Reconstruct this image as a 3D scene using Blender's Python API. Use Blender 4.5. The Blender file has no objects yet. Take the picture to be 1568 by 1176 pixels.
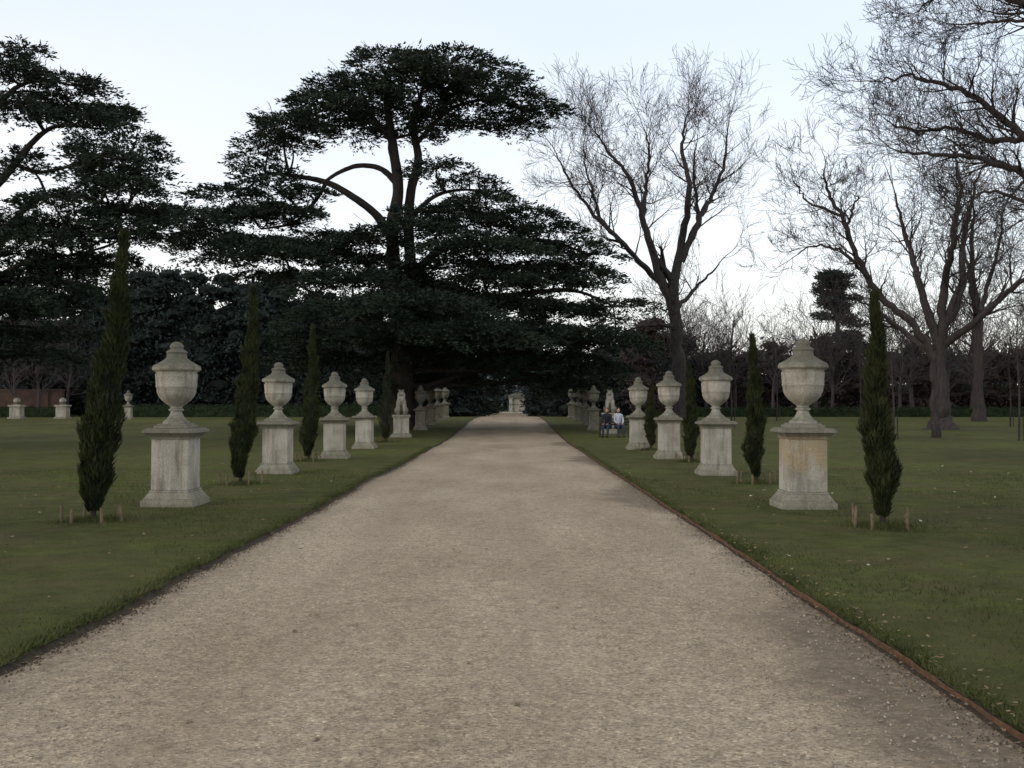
import bpy, bmesh, math, random
import numpy as np
from mathutils import Vector
rng = np.random.default_rng(7)
random.seed(11)
scene = bpy.context.scene
scene.view_settings.view_transform = 'Standard'
scene.view_settings.look = 'None'
scene.view_settings.exposure = 0

# ------------------------------------------------------------ helpers
def hgt(y):
    t = np.clip((np.asarray(y, dtype=float) - 42.0) / 46.0, 0, 1)
    return 0.62 * t * t * (3 - 2 * t)

class MB:
    def __init__(s): s.v = []; s.f = []; s.n = 0
    def add(s, V, F, mi=0, smooth=False):
        V = np.asarray(V, dtype=np.float32).reshape(-1, 3); F = np.asarray(F, dtype=np.int64)
        s.v.append(V); s.f.append((F + s.n, mi, smooth)); s.n += len(V)
    def build(s, name, mats, parent=None, loc=(0, 0, 0), link=True):
        V = np.concatenate(s.v)
        me = bpy.data.meshes.new(name)
        me.vertices.add(len(V)); me.vertices.foreach_set("co", V.ravel())
        li = np.concatenate([f.ravel() for f, _, _ in s.f])
        tot = np.concatenate([np.full(len(f), f.shape[1]) for f, _, _ in s.f])
        mi = np.concatenate([np.full(len(f), m) for f, m, _ in s.f])
        sm = np.concatenate([np.full(len(f), q) for f, _, q in s.f])
        st = np.concatenate([[0], np.cumsum(tot)[:-1]])
        me.loops.add(len(li)); me.loops.foreach_set("vertex_index", li.astype(np.int32))
        me.polygons.add(len(tot))
        me.polygons.foreach_set("loop_start", st.astype(np.int32))
        me.polygons.foreach_set("material_index", mi.astype(np.int32))
        me.polygons.foreach_set("use_smooth", sm.astype(bool))
        me.update(calc_edges=True); me.validate()
        for m in mats: me.materials.append(m)
        if not link: return me
        return obj(name, me, loc, parent)

def obj(name, me, loc=(0, 0, 0), parent=None, rot=(0, 0, 0), sc=(1, 1, 1)):
    o = bpy.data.objects.new(name, me)
    o.location = loc; o.rotation_euler = rot; o.scale = sc
    scene.collection.objects.link(o)
    if parent: o.parent = parent
    return o

def empty(name, loc=(0, 0, 0)):
    return obj(name, None, loc)

def norm(a):
    return a / (np.linalg.norm(a, axis=-1, keepdims=True) + 1e-9)

def diamonds(mb, P, D, L, W, mi=0, r=rng):
    n = len(P); D = norm(D)
    S = norm(np.cross(D, r.normal(size=(n, 3))))
    L = np.broadcast_to(L, (n,))[:, None]; W = np.broadcast_to(W, (n,))[:, None]
    V = np.stack([P, P + D * L * .45 + S * W / 2, P + D * L, P + D * L * .45 - S * W / 2], 1)
    mb.add(V, np.arange(n * 4).reshape(n, 4), mi)

def catmull(pts, rad, sub=5):
    p = [Vector(q) for q in pts]; p = [p[0] * 2 - p[1]] + p + [p[-1] * 2 - p[-2]]
    out = []; ro = []
    for i in range(1, len(p) - 2):
        for k in range(sub):
            t = k / sub
            a = 0.5 * ((2 * p[i]) + (p[i + 1] - p[i - 1]) * t + (2 * p[i - 1] - 5 * p[i] + 4 * p[i + 1] - p[i + 2]) * t * t
                       + (3 * p[i] - p[i - 1] - 3 * p[i + 1] + p[i + 2]) * t ** 3)
            out.append(a); ro.append(rad[i - 1] * (1 - t) + rad[i] * t)
    out.append(p[-2]); ro.append(rad[-1])
    return out, ro

def tube(mb, pts, rad, n=8, mi=0, rough=0.0, cap=False):
    P = np.array([tuple(p) for p in pts]); T = norm(np.gradient(P, axis=0))
    ref = np.array([0.13, 1, 0.07]) if abs(T[0][1]) < .8 else np.array([1, 0.1, 0.])
    A = norm(np.cross(T, ref)); B = np.cross(T, A)
    th = np.linspace(0, 2 * np.pi, n, endpoint=False)
    R = np.array(rad)[:, None, None]
    if rough: R = R * (1 + rng.normal(size=(len(P), n, 1)) * rough)
    V = P[:, None, :] + R * (A[:, None, :] * np.cos(th)[None, :, None] + B[:, None, :] * np.sin(th)[None, :, None])
    m = len(P); i = np.arange(m - 1)[:, None]; j = np.arange(n)[None, :]; j2 = (j + 1) % n
    F = np.stack([i * n + j, i * n + j2, (i + 1) * n + j2, (i + 1) * n + j], -1).reshape(-1, 4)
    mb.add(V, F, mi, True)

def segs(mb, S, n=3, mi=0):
    S = np.array(S)
    p0 = S[:, 0:3]; p1 = S[:, 3:6]; r0 = S[:, 6]; r1 = S[:, 7]
    T = norm(p1 - p0); A = norm(np.cross(T, np.array([0.3, 0.9, 0.2]))); B = np.cross(T, A)
    th = np.linspace(0, 2 * np.pi, n, endpoint=False)
    C = A[:, None, :] * np.cos(th)[None, :, None] + B[:, None, :] * np.sin(th)[None, :, None]
    V = np.concatenate([p0[:, None] + C * r0[:, None, None], p1[:, None] + C * r1[:, None, None]], 1)
    k = np.arange(len(S))[:, None] * 2 * n; j = np.arange(n)[None, :]; j2 = (j + 1) % n
    F = np.stack([k + j, k + j2, k + n + j2, k + n + j], -1).reshape(-1, 4)
    mb.add(V, F, mi, True)

def rv(s=1.0):
    return Vector((random.gauss(0, s), random.gauss(0, s), random.gauss(0, s)))

def grow(out, p, d, L, r, lvl, maxl, rmin=.011, wob=.16, trop=.05, ratio=.6, cp=.6):
    ns = 5 if lvl < 2 else (4 if lvl < maxl else 3)
    st = L / ns; rr = r
    for i in range(ns):
        d = (d + rv(wob) + Vector((0, 0, trop))).normalized()
        q = p + d * st
        r2 = max(rmin, r * (1 - .72 * (i + 1) / ns))
        out.append((*p, *q, max(rr, rmin), r2))
        if lvl < maxl and (i == ns - 1 or random.random() < cp):
            for _ in range(2 if i == ns - 1 else 1):
                s = rv().cross(d).normalized()
                a = random.uniform(.35, .9)
                nd = (d * math.cos(a) + s * math.sin(a) + Vector((0, 0, .08))).normalized()
                grow(out, q, nd, L * random.uniform(ratio - .12, ratio + .14), r2 * .7, lvl + 1, maxl, rmin, wob, trop, ratio, cp)
        p = q; rr = r2

def boxes(mb, x, y, z0, z1, wx, wy, wx1=None, wy1=None, mi=0):
    wx1 = wx if wx1 is None else wx1; wy1 = wy if wy1 is None else wy1
    V = []
    for z, a, b in ((z0, wx, wy), (z1, wx1, wy1)):
        V += [(x - a / 2, y - b / 2, z), (x + a / 2, y - b / 2, z), (x + a / 2, y + b / 2, z), (x - a / 2, y + b / 2, z)]
    mb.add(V, [(0, 3, 2, 1), (4, 5, 6, 7), (0, 1, 5, 4), (1, 2, 6, 5), (2, 3, 7, 6), (3, 0, 4, 7)], mi)

def ico_template(sub=2):
    bm = bmesh.new(); bmesh.ops.create_icosphere(bm, subdivisions=sub, radius=1)
    V = np.array([v.co[:] for v in bm.verts]); F = np.array([[v.index for v in f.verts] for f in bm.faces]); bm.free()
    return V, F
ICO = ico_template(2)

def ball(mb, c, r, mi=0, noise=0.0, smooth=True):
    V, F = ICO
    k = 1 + (rng.normal(size=(len(V), 1)) * noise if noise else 0)
    mb.add(V * k * np.array(r) + np.array(c), F, mi, smooth)

# ------------------------------------------------------------ materials
def mat(name, build, rough=.9, spec=.2):
    m = bpy.data.materials.new(name); m.use_nodes = True
    nt = m.node_tree; b = nt.nodes['Principled BSDF']
    b.inputs['Roughness'].default_value = rough
    b.inputs['Specular IOR Level'].default_value = spec
    build(nt, b); return m

def nz(nt, scale, detail=4, co=None, rough=.6, dist=0):
    n = nt.nodes.new('ShaderNodeTexNoise'); n.inputs['Scale'].default_value = scale
    n.inputs['Detail'].default_value = detail; n.inputs['Roughness'].default_value = rough
    n.inputs['Distortion'].default_value = dist
    if co is not None: nt.links.new(co, n.inputs['Vector'])
    return n.outputs['Fac']

def pos(nt, scale=None):
    g = nt.nodes.new('ShaderNodeNewGeometry')
    if scale is None: return g.outputs['Position']
    m = nt.nodes.new('ShaderNodeMapping'); m.inputs['Scale'].default_value = scale
    nt.links.new(g.outputs['Position'], m.inputs['Vector']); return m.outputs['Vector']

def ocoord(nt, scale=(1, 1, 1)):
    g = nt.nodes.new('ShaderNodeTexCoord')
    m = nt.nodes.new('ShaderNodeMapping'); m.inputs['Scale'].default_value = scale
    nt.links.new(g.outputs['Object'], m.inputs['Vector']); return m.outputs['Vector']

def ramp(nt, fac, stops):
    r = nt.nodes.new('ShaderNodeValToRGB'); e = r.color_ramp.elements
    while len(e) < len(stops): e.new(.5)
    for i, (p, c) in enumerate(stops):
        e[i].position = p; e[i].color = (*c, 1) if len(c) == 3 else c
    nt.links.new(fac, r.inputs['Fac']); return r.outputs['Color']

def mix(nt, fac, a, b, mode='MIX'):
    m = nt.nodes.new('ShaderNodeMix'); m.data_type = 'RGBA'; m.blend_type = mode
    for s, v in ((m.inputs[0], fac), (m.inputs[6], a), (m.inputs[7], b)):
        if hasattr(v, 'is_output'): nt.links.new(v, s)
        elif isinstance(v, (int, float)): s.default_value = v
        else: s.default_value = (*v, 1)
    return m.outputs[2]

def math_(nt, op, a, b=0.0, c=None, clamp=False):
    m = nt.nodes.new('ShaderNodeMath'); m.operation = op; m.use_clamp = clamp
    for i, v in enumerate((a, b) if c is None else (a, b, c)):
        if hasattr(v, 'is_output'): nt.links.new(v, m.inputs[i])
        else: m.inputs[i].default_value = v
    return m.outputs[0]

def bump(nt, b, h, strength, dist):
    u = nt.nodes.new('ShaderNodeBump'); u.inputs['Strength'].default_value = strength
    u.inputs['Distance'].default_value = dist
    nt.links.new(h, u.inputs['Height']); nt.links.new(u.outputs['Normal'], b.inputs['Normal'])

def foliage(name, dark, light, scale=1.2):
    def f(nt, b):
        c = ramp(nt, nz(nt, scale, 3, pos(nt)), [(.32, dark), (.68, light)])
        nt.links.new(c, b.inputs['Base Color'])
    return mat(name, f, .85, .15)

def bark(name, c0, c1, sc=3):
    def f(nt, b):
        h = nz(nt, sc, 4, ocoord(nt, (3, 3, .6)), .7)
        nt.links.new(ramp(nt, h, [(.3, c0), (.7, c1)]), b.inputs['Base Color'])
        bump(nt, b, h, .6, .05)
    return mat(name, f, .95, .1)

M_cedar = foliage('cedar_needles', (.015, .023, .018), (.035, .050, .035), .8)
M_ever = foliage('evergreen_leaves', (.017, .026, .026), (.030, .042, .040), .5)  # bluish cast of distance haze mixed into the leaf colour
M_far = foliage('far_leaves_haze_tint', (.055, .072, .082), (.085, .108, .118), .4)  # haze painted in: paler, bluer base colour instead of a volume
M_brown = foliage('brown_leaves', (.045, .034, .033), (.085, .060, .054), .5)
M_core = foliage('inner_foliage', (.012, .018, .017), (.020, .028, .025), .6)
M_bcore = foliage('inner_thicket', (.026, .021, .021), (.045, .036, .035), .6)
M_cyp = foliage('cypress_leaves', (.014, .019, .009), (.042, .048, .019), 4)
M_bark = bark('cedar_bark', (.018, .016, .015), (.05, .043, .038))
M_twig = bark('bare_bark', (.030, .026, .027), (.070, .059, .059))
M_twigfar = bark('bare_bark_far', (.050, .042, .046), (.09, .074, .078))  # paler copy of the bare bark, distance haze put into its colour
M_hedge = foliage('hedge_leaves', (.014, .026, .013), (.034, .052, .024), 2)

def stone_mat(name, stain):
    def f(nt, b):
        co = ocoord(nt)
        oi = nt.nodes.new('ShaderNodeObjectInfo')
        off = nt.nodes.new('ShaderNodeVectorMath'); off.operation = 'ADD'
        nt.links.new(co, off.inputs[0])
        cmb = nt.nodes.new('ShaderNodeCombineXYZ')
        nt.links.new(math_(nt, 'MULTIPLY', oi.outputs['Random'], 40), cmb.inputs[0])
        nt.links.new(cmb.outputs[0], off.inputs[1])
        o = off.outputs[0]
        big = nz(nt, 2.2, 5, o)
        c = ramp(nt, big, [(.3, (.27, .25, .21)), (.55, (.39, .368, .322)), (.75, (.45, .43, .385))])
        mp = nt.nodes.new('ShaderNodeMapping'); mp.inputs['Scale'].default_value = (9, 9, .9)
        nt.links.new(o, mp.inputs['Vector'])
        streak = nz(nt, 1.0, 5, mp.outputs['Vector'])
        c = mix(nt, ramp(nt, streak, [(.48, (0, 0, 0)), (.70, (.78, .78, .78))]), c, (.13, .122, .10))
        g = nt.nodes.new('ShaderNodeNewGeometry'); sp = nt.nodes.new('ShaderNodeSeparateXYZ')
        nt.links.new(g.outputs['Normal'], sp.inputs[0])
        sp2 = nt.nodes.new('ShaderNodeSeparateXYZ'); nt.links.new(co, sp2.inputs[0])
        up = math_(nt, 'MULTIPLY', math_(nt, 'MAXIMUM', sp.outputs['Z'], 0), math_(nt, 'ADD', nz(nt, 12, 4, o), .35), clamp=True)
        c = mix(nt, up, c, (.085, .085, .055))
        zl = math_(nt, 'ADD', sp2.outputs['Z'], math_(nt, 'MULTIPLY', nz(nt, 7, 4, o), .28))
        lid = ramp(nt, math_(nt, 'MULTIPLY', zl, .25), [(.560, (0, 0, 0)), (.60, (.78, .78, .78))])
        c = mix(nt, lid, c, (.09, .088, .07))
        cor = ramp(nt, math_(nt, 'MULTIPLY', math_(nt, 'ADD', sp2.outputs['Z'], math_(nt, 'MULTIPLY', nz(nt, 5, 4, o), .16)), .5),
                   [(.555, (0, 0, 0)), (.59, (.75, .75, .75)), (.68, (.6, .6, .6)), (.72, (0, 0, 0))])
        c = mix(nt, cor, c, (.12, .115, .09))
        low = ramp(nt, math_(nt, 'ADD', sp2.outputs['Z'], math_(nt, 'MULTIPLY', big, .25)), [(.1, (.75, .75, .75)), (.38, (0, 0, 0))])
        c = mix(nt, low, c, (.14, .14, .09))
        if stain:
            band = ramp(nt, math_(nt, 'ADD', sp2.outputs['Z'], math_(nt, 'MULTIPLY', streak, .6)), [(.85, (0, 0, 0)), (1.5, (.7, .7, .7))])
            band = mix(nt, 1.0, band, ramp(nt, nz(nt, 4, 4, o), [(.35, (.3, .3, .3)), (.65, (1, 1, 1))]), 'MULTIPLY')
            m2 = ramp(nt, math_(nt, 'LESS_THAN', sp2.outputs['Z'], 1.1), [(0, (0, 0, 0)), (1, (1, 1, 1))])
            fac = mix(nt, 1.0, band, m2, 'MULTIPLY')
            c = mix(nt, fac, c, (.34, .25, .13))
        fine = nz(nt, 45, 5, o)
        c = mix(nt, .5, c, ramp(nt, fine, [(.25, (.15, .15, .15)), (.8, (.85, .85, .85))]), 'OVERLAY')
        nt.links.new(c, b.inputs['Base Color'])
        bump(nt, b, fine, .35, .012)
    return mat(name, f, .9, .2)
M_stone = stone_mat('weathered_stone', False)
M_stone2 = stone_mat('stained_stone', True)
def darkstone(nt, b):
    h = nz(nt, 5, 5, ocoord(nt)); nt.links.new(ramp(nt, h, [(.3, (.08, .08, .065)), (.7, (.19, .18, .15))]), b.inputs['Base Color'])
M_dstone = mat('dark_stone', darkstone)  # on the far urns this darker tone stands in for cedar shade

def gravel(nt, b):
    P = pos(nt)
    base = ramp(nt, nz(nt, .35, 5, pos(nt, (1.6, .6, 1))), [(.35, (.262, .212, .152)), (.65, (.365, .308, .232))])
    v = nt.nodes.new('ShaderNodeTexVoronoi'); v.inputs['Scale'].default_value = 70
    nt.links.new(P, v.inputs['Vector'])
    sp = nt.nodes.new('ShaderNodeSeparateColor'); nt.links.new(v.outputs['Color'], sp.inputs[0])
    c = mix(nt, .8, base, ramp(nt, sp.outputs[0], [(0, (.22, .21, .19)), (.5, (.5, .5, .5)), (.93, (.60, .60, .60)), (1, (.92, .92, .90))]), 'OVERLAY')
    med = nz(nt, 9, 6, P, .75)
    c = mix(nt, .65, c, ramp(nt, med, [(.25, (.22, .22, .22)), (.75, (.75, .75, .75))]), 'OVERLAY')
    s = nt.nodes.new('ShaderNodeSeparateXYZ'); nt.links.new(P, s.inputs[0])
    # compacted wheel tracks : slightly darker, warmer long bands
    wt = math_(nt, 'SINE', math_(nt, 'MULTIPLY', math_(nt, 'ADD', s.outputs['X'], .3), 3.6))
    wn = nz(nt, .5, 4, pos(nt, (2.5, .22, 1)), .6)
    wk = math_(nt, 'MULTIPLY', math_(nt, 'MAXIMUM', wt, 0), ramp(nt, wn, [(.4, (0, 0, 0)), (.65, (.38, .38, .38))]))
    c = mix(nt, wk, c, (.20, .158, .112))
    # damp leaf debris lying in patches along the right edge
    pn = nz(nt, 1.1, 4, P, .65)
    wave = math_(nt, 'SINE', math_(nt, 'ADD', math_(nt, 'MULTIPLY', s.outputs['Y'], .495), -1.3))
    wave = math_(nt, 'MULTIPLY', math_(nt, 'MAXIMUM', wave, 0), .75)
    xr = math_(nt, 'ADD', s.outputs['X'], math_(nt, 'ADD', math_(nt, 'MULTIPLY', math_(nt, 'SUBTRACT', pn, .5), 1.6), wave))
    mr = nt.nodes.new('ShaderNodeMapRange'); mr.inputs[1].default_value = 2.15; mr.inputs[2].default_value = 2.65
    nt.links.new(xr, mr.inputs[0])
    k = math_(nt, 'MULTIPLY', mr.outputs[0], ramp(nt, nz(nt, 10, 6, P, .8), [(.3, (.3, .3, .3)), (.6, (.9, .9, .9))]))
    c = mix(nt, k, c, (.105, .082, .060))
    ml = nt.nodes.new('ShaderNodeMapRange'); ml.inputs[1].default_value = -2.5; ml.inputs[2].default_value = -3.0
    nt.links.new(s.outputs['X'], ml.inputs[0])
    k2 = math_(nt, 'MULTIPLY', ml.outputs[0], ramp(nt, nz(nt, 5, 6, P, .8), [(.35, (0, 0, 0)), (.6, (.7, .7, .7))]))
    c = mix(nt, k2, c, (.13, .105, .08))
    nt.links.new(c, b.inputs['Base Color'])
    h = math_(nt, 'ADD', math_(nt, 'MULTIPLY', v.outputs['Distance'], .6), med)
    bump(nt, b, h, .6, .02)
M_gravel = mat('gravel', gravel, .9, .25)

def grassm(nt, b):
    P = pos(nt)
    big = nz(nt, .16, 4, pos(nt, (1, .7, 1)))
    c = ramp(nt, big, [(.35, (.048, .055, .019)), (.62, (.078, .094, .031))])
    mid = nz(nt, 2.5, 5, P, .7)
    c = mix(nt, .9, c, ramp(nt, mid, [(.25, (.24, .24, .22)), (.75, (.72, .70, .62))]), 'OVERLAY')
    fine = nz(nt, 55, 4, P, .8)
    c = mix(nt, .8, c, ramp(nt, fine, [(.3, (.2, .2, .2)), (.7, (.8, .8, .75))]), 'OVERLAY')
    dry = ramp(nt, nz(nt, .7, 6, P, .72), [(.46, (0, 0, 0)), (.66, (.75, .75, .75))])
    c = mix(nt, dry, c, (.085, .072, .038))
    nt.links.new(c, b.inputs['Base Color']); bump(nt, b, math_(nt, 'ADD', fine, mid), .8, .03)
M_grass = mat('lawn_grass', grassm, .95, .1)
def bladem(nt, b):
    c = ramp(nt, nz(nt, 1.3, 5, pos(nt), .7), [(.32, (.030, .038, .012)), (.55, (.070, .083, .027)), (.72, (.120, .105, .050))])
    nt.links.new(c, b.inputs['Base Color'])
M_blade = mat('grass_blade', bladem, .8, .15)
def simple(name, c0, c1, sc=8, rough=.9):
    def f(nt, b):
        h = nz(nt, sc, 4, pos(nt)); nt.links.new(ramp(nt, h, [(.3, c0), (.7, c1)]), b.inputs['Base Color']); bump(nt, b, h, .4, .02)
    return mat(name, f, rough, .2)
M_soil = simple('dark_soil', (.020, .015, .011), (.055, .043, .030), 30)
M_crumb = simple('soil_crumb', (.05, .04, .03), (.14, .11, .08), 30)
M_rust = simple('rusty_edging', (.06, .035, .022), (.16, .085, .048), 12)
M_leafl = simple('dry_leaf', (.10, .065, .03), (.26, .20, .13), 9)
M_leafp = simple('pale_leaf', (.25, .22, .16), (.5, .46, .38), 9)
M_pebble = simple('pebble', (.14, .115, .09), (.48, .43, .36), 20)
M_wood = simple('stake_wood', (.09, .065, .045), (.20, .15, .10), 15)
M_bench = simple('bench_wood', (.03, .025, .02), (.07, .06, .045), 10)

# ------------------------------------------------------------ ground, path
def edge_j(y, seed):
    r = np.random.default_rng(seed); o = 0
    for k in range(14):
        f = 0.35 * 1.45 ** k; o = o + np.sin(y * f + r.uniform(0, 6.28)) * (.045 / (1 + .30 * k))
    return o * .6
EL = lambda y: -3.0 + edge_j(y, 1)
ER = lambda y: 2.42 + edge_j(y, 2) * .35
ys = np.concatenate([np.arange(-40, 1, 4), np.arange(1, 26, .12), np.arange(26, 60, .6), np.arange(60, 130, 2), np.array([130, 150, 180, 230, 300, 400, 600, 900])])
cols = []
T = .055
far = [-900, -500, -250, -120, -80, -50, -35, -25, -18, -13, -10, -8, -6.5, -5.5, -4.6, -4.0, -3.6]
for x in far: cols.append((np.full(len(ys), float(x)), T + .012 * np.sin(ys * .7 + x * 1.3)))
cols.append((EL(ys) - .16, np.full(len(ys), T)))
cols.append((EL(ys) - .06, np.full(len(ys), T - .006)))
cols.append((EL(ys) + .03, np.full(len(ys), -.004)))
for x in (-1.5, 0, 1.3): cols.append((np.full(len(ys), float(x)), np.full(len(ys), -.004)))
cols.append((ER(ys) - .03, np.full(len(ys), -.004)))
cols.append((ER(ys) + .05, np.full(len(ys), T - .006)))
cols.append((ER(ys) + .12, np.full(len(ys), T)))
for x in [3.0, 3.4, 4, 4.8, 5.6, 6.6, 8, 10, 13, 18, 25, 35, 50, 80, 120, 250, 500, 900]:
    cols.append((np.full(len(ys), float(x)), T + .012 * np.sin(ys * .6 + x * 1.7)))
X = np.stack([c[0] for c in cols], 1); Z = np.stack([c[1] for c in cols], 1) + hgt(ys)[:, None]
Y = np.repeat(ys[:, None], X.shape[1], 1)
V = np.stack([X, Y, Z], -1).reshape(-1, 3); nc = X.shape[1]
i = np.arange(len(ys) - 1)[:, None]; j = np.arange(nc - 1)[None, :]
F = np.stack([i * nc + j, i * nc + j + 1, (i + 1) * nc + j + 1, (i + 1) * nc + j], -1)
soilcols = {len(far) + 1, nc - 18 - 3}
g = MB()
isoil = np.array([k in soilcols for k in range(nc - 1)])
g.add(V, F[:, ~isoil].reshape(-1, 4), 0, True)
g.v.append(np.zeros((0, 3), np.float32)); g.f.append((F[:, isoil].reshape(-1, 4), 1, True))
g.build('ground', [M_grass, M_soil])
pxs = np.linspace(0, 1, 9)
p = MB(); yp = ys[ys <= 300]
a, b_ = EL(yp) + .01, ER(yp) - .01
PX = a[:, None] + (b_ - a)[:, None] * pxs[None]
camber = .0 + .02 * (1 - (2 * pxs - 1) ** 2)
PZ = hgt(yp)[:, None] + .004 + camber[None, :]
PV = np.stack([PX, np.repeat(yp[:, None], 9, 1), PZ], -1).reshape(-1, 3)
i = np.arange(len(yp) - 1)[:, None]; j = np.arange(8)[None]
p.add(PV, np.stack([i * 9 + j, i * 9 + j + 1, (i + 1) * 9 + j + 1, (i + 1) * 9 + j], -1).reshape(-1, 4), 0, True)
p.build('gravel_path', [M_gravel])
e = MB(); ye = yp[(yp > 0) & (yp < 110)]
xe = ER(ye) + .005; ze = hgt(ye)
tops = .048 + .008 * np.sin(ye * 3.1)
E = np.stack([np.stack([xe, ye, ze - .01], -1), np.stack([xe, ye, ze + tops], -1), np.stack([xe + .010, ye, ze + tops], -1), np.stack([xe + .010, ye, ze], -1)], 1).reshape(-1, 3)
i = np.arange(len(ye) - 1)[:, None]; j = np.arange(3)[None]
e.add(E, np.stack([i * 4 + j, i * 4 + j + 1, (i + 1) * 4 + j + 1, (i + 1) * 4 + j], -1).reshape(-1, 4))
e.build('metal_edging', [M_rust])

def blades(n, x0, x1, y0, y1, hmin, hmax, w, mb, power=1.0):
    y = y0 + (y1 - y0) * rng.random(n) ** power; x = rng.uniform(x0, x1, n)
    z = hgt(y) + T - .01
    P = np.stack([x, y, z], -1)
    D = np.stack([rng.normal(0, .45, n), rng.normal(0, .45, n), np.ones(n)], -1)
    h = rng.uniform(hmin, hmax, n)
    S = norm(np.stack([rng.normal(size=n), rng.normal(size=n) * .4, np.zeros(n)], -1)) * w / 2
    V = np.stack([P - S, P + S, P + norm(D) * h[:, None]], 1)
    mb.add(V, np.arange(n * 3).reshape(n, 3))
gb = MB()
blades(80000, -13, -3.1, 4.5, 26, .02, .045, .009, gb, 1.3)
blades(80000, 2.5, 13, 3.5, 26, .02, .045, .009, gb, 1.3)
for side, fn in ((-1, EL), (1, ER)):
    n = 30000; y = 2 + 38 * rng.random(n) ** 1.5
    x = fn(y) + side * (.03 + np.abs(rng.normal(0, .09, n)))
    P = np.stack([x, y, hgt(y) + T - .012], -1)
    D = np.stack([-side * rng.uniform(-.4, 1.2, n), rng.normal(0, .5, n), rng.uniform(.2, 1, n)], -1)
    S = norm(np.stack([rng.normal(size=n), rng.normal(size=n), np.zeros(n)], -1)) * .005
    V = np.stack([P - S, P + S, P + norm(D) * rng.uniform(.02, .07, n)[:, None]], 1)
    gb.add(V, np.arange(n * 3).reshape(n, 3))

lt = MB()
def leaves(x, y, zoff, s0, s1, mi):
    n = len(x)
    P = np.stack([x, y, hgt(y) + zoff], -1)
    a = rng.uniform(0, 6.28, n)
    D = np.stack([np.cos(a), np.sin(a), rng.uniform(0, .35, n)], -1)
    L = rng.uniform(s0, s1, n)
    S = np.stack([-np.sin(a), np.cos(a), rng.uniform(-.3, .3, n)], -1) * (L * .3)[:, None]
    V = np.stack([P, P + D * (L * .5)[:, None] + S, P + D * L[:, None], P + D * (L * .5)[:, None] - S], 1)
    lt.add(V, np.arange(n * 4).reshape(n, 4), mi)
n = 900; y = 3 + 27 * rng.random(n); leaves(np.where(rng.random(n) < .5, rng.uniform(-12, -3.1, n), rng.uniform(2.5, 12, n)), y, T + .025, .03, .07, 0)
n = 130; y = 4 + 27 * rng.random(n); leaves(np.where(rng.random(n) < .5, rng.uniform(-12, -3.1, n), rng.uniform(2.5, 12, n)), y, T + .03, .03, .08, 1)
n = 1500; y = 2.5 + 35 * rng.random(n) ** 1.5; leaves(ER(y) - np.abs(rng.normal(0, .2, n)) + .05, y, .03, .015, .04, 0)
n = 700; y = 2.5 + 35 * rng.random(n) ** 1.5; leaves(ER(y) + np.abs(rng.normal(0, .15, n)) + .05, y, T + .02, .02, .045, 0)
n = 600; y = 2.5 + 35 * rng.random(n) ** 1.5; leaves(EL(y) + np.abs(rng.normal(0, .12, n)), y, .02, .02, .045, 0)
n = 130; y = 2.5 + 22 * rng.random(n); leaves(rng.uniform(-2.8, 2.2, n), y, .03, .02, .06, 0)
n = 90; y = 2.5 + 22 * rng.random(n); leaves(rng.uniform(-2.8, 2.2, n), y, .03, .015, .035, 1)
lt.build('fallen_leaves', [M_leafl, M_leafp])
pb = MB()
def tets(x, y, zoff, s, mi):
    n = len(x); c = np.stack([x, y, hgt(y) + zoff], -1)
    t = np.array([(1, 0, -.3), (-.5, .9, -.3), (-.5, -.9, -.3), (0, 0, .8)])
    V = c[:, None] + (t[None] + rng.normal(0, .25, (n, 4, 3))) * s[:, None, None]
    k = np.arange(n)[:, None] * 4
    F = np.concatenate([k + np.array([q]) for q in ((0, 1, 3), (1, 2, 3), (2, 0, 3), (0, 2, 1))])
    pb.add(V, F, mi)
n = 14000; y = 2.4 + 14 * rng.random(n) ** 1.6; tets(rng.uniform(-2.9, 2.35, n), y, .018, rng.uniform(.003, .010, n), 0)
n = 5000; y = 2.4 + 30 * rng.random(n) ** 1.5; tets(EL(y) + np.abs(rng.normal(.02, .06, n)), y, .012, rng.uniform(.003, .011, n), 1)
n = 4500; y = 2.4 + 30 * rng.random(n) ** 1.5; tets(ER(y) - np.abs(rng.normal(.02, .10, n)), y, .010, rng.uniform(.002, .008, n), 1)
pb.build('gravel_pebbles', [M_pebble, M_crumb])

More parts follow.
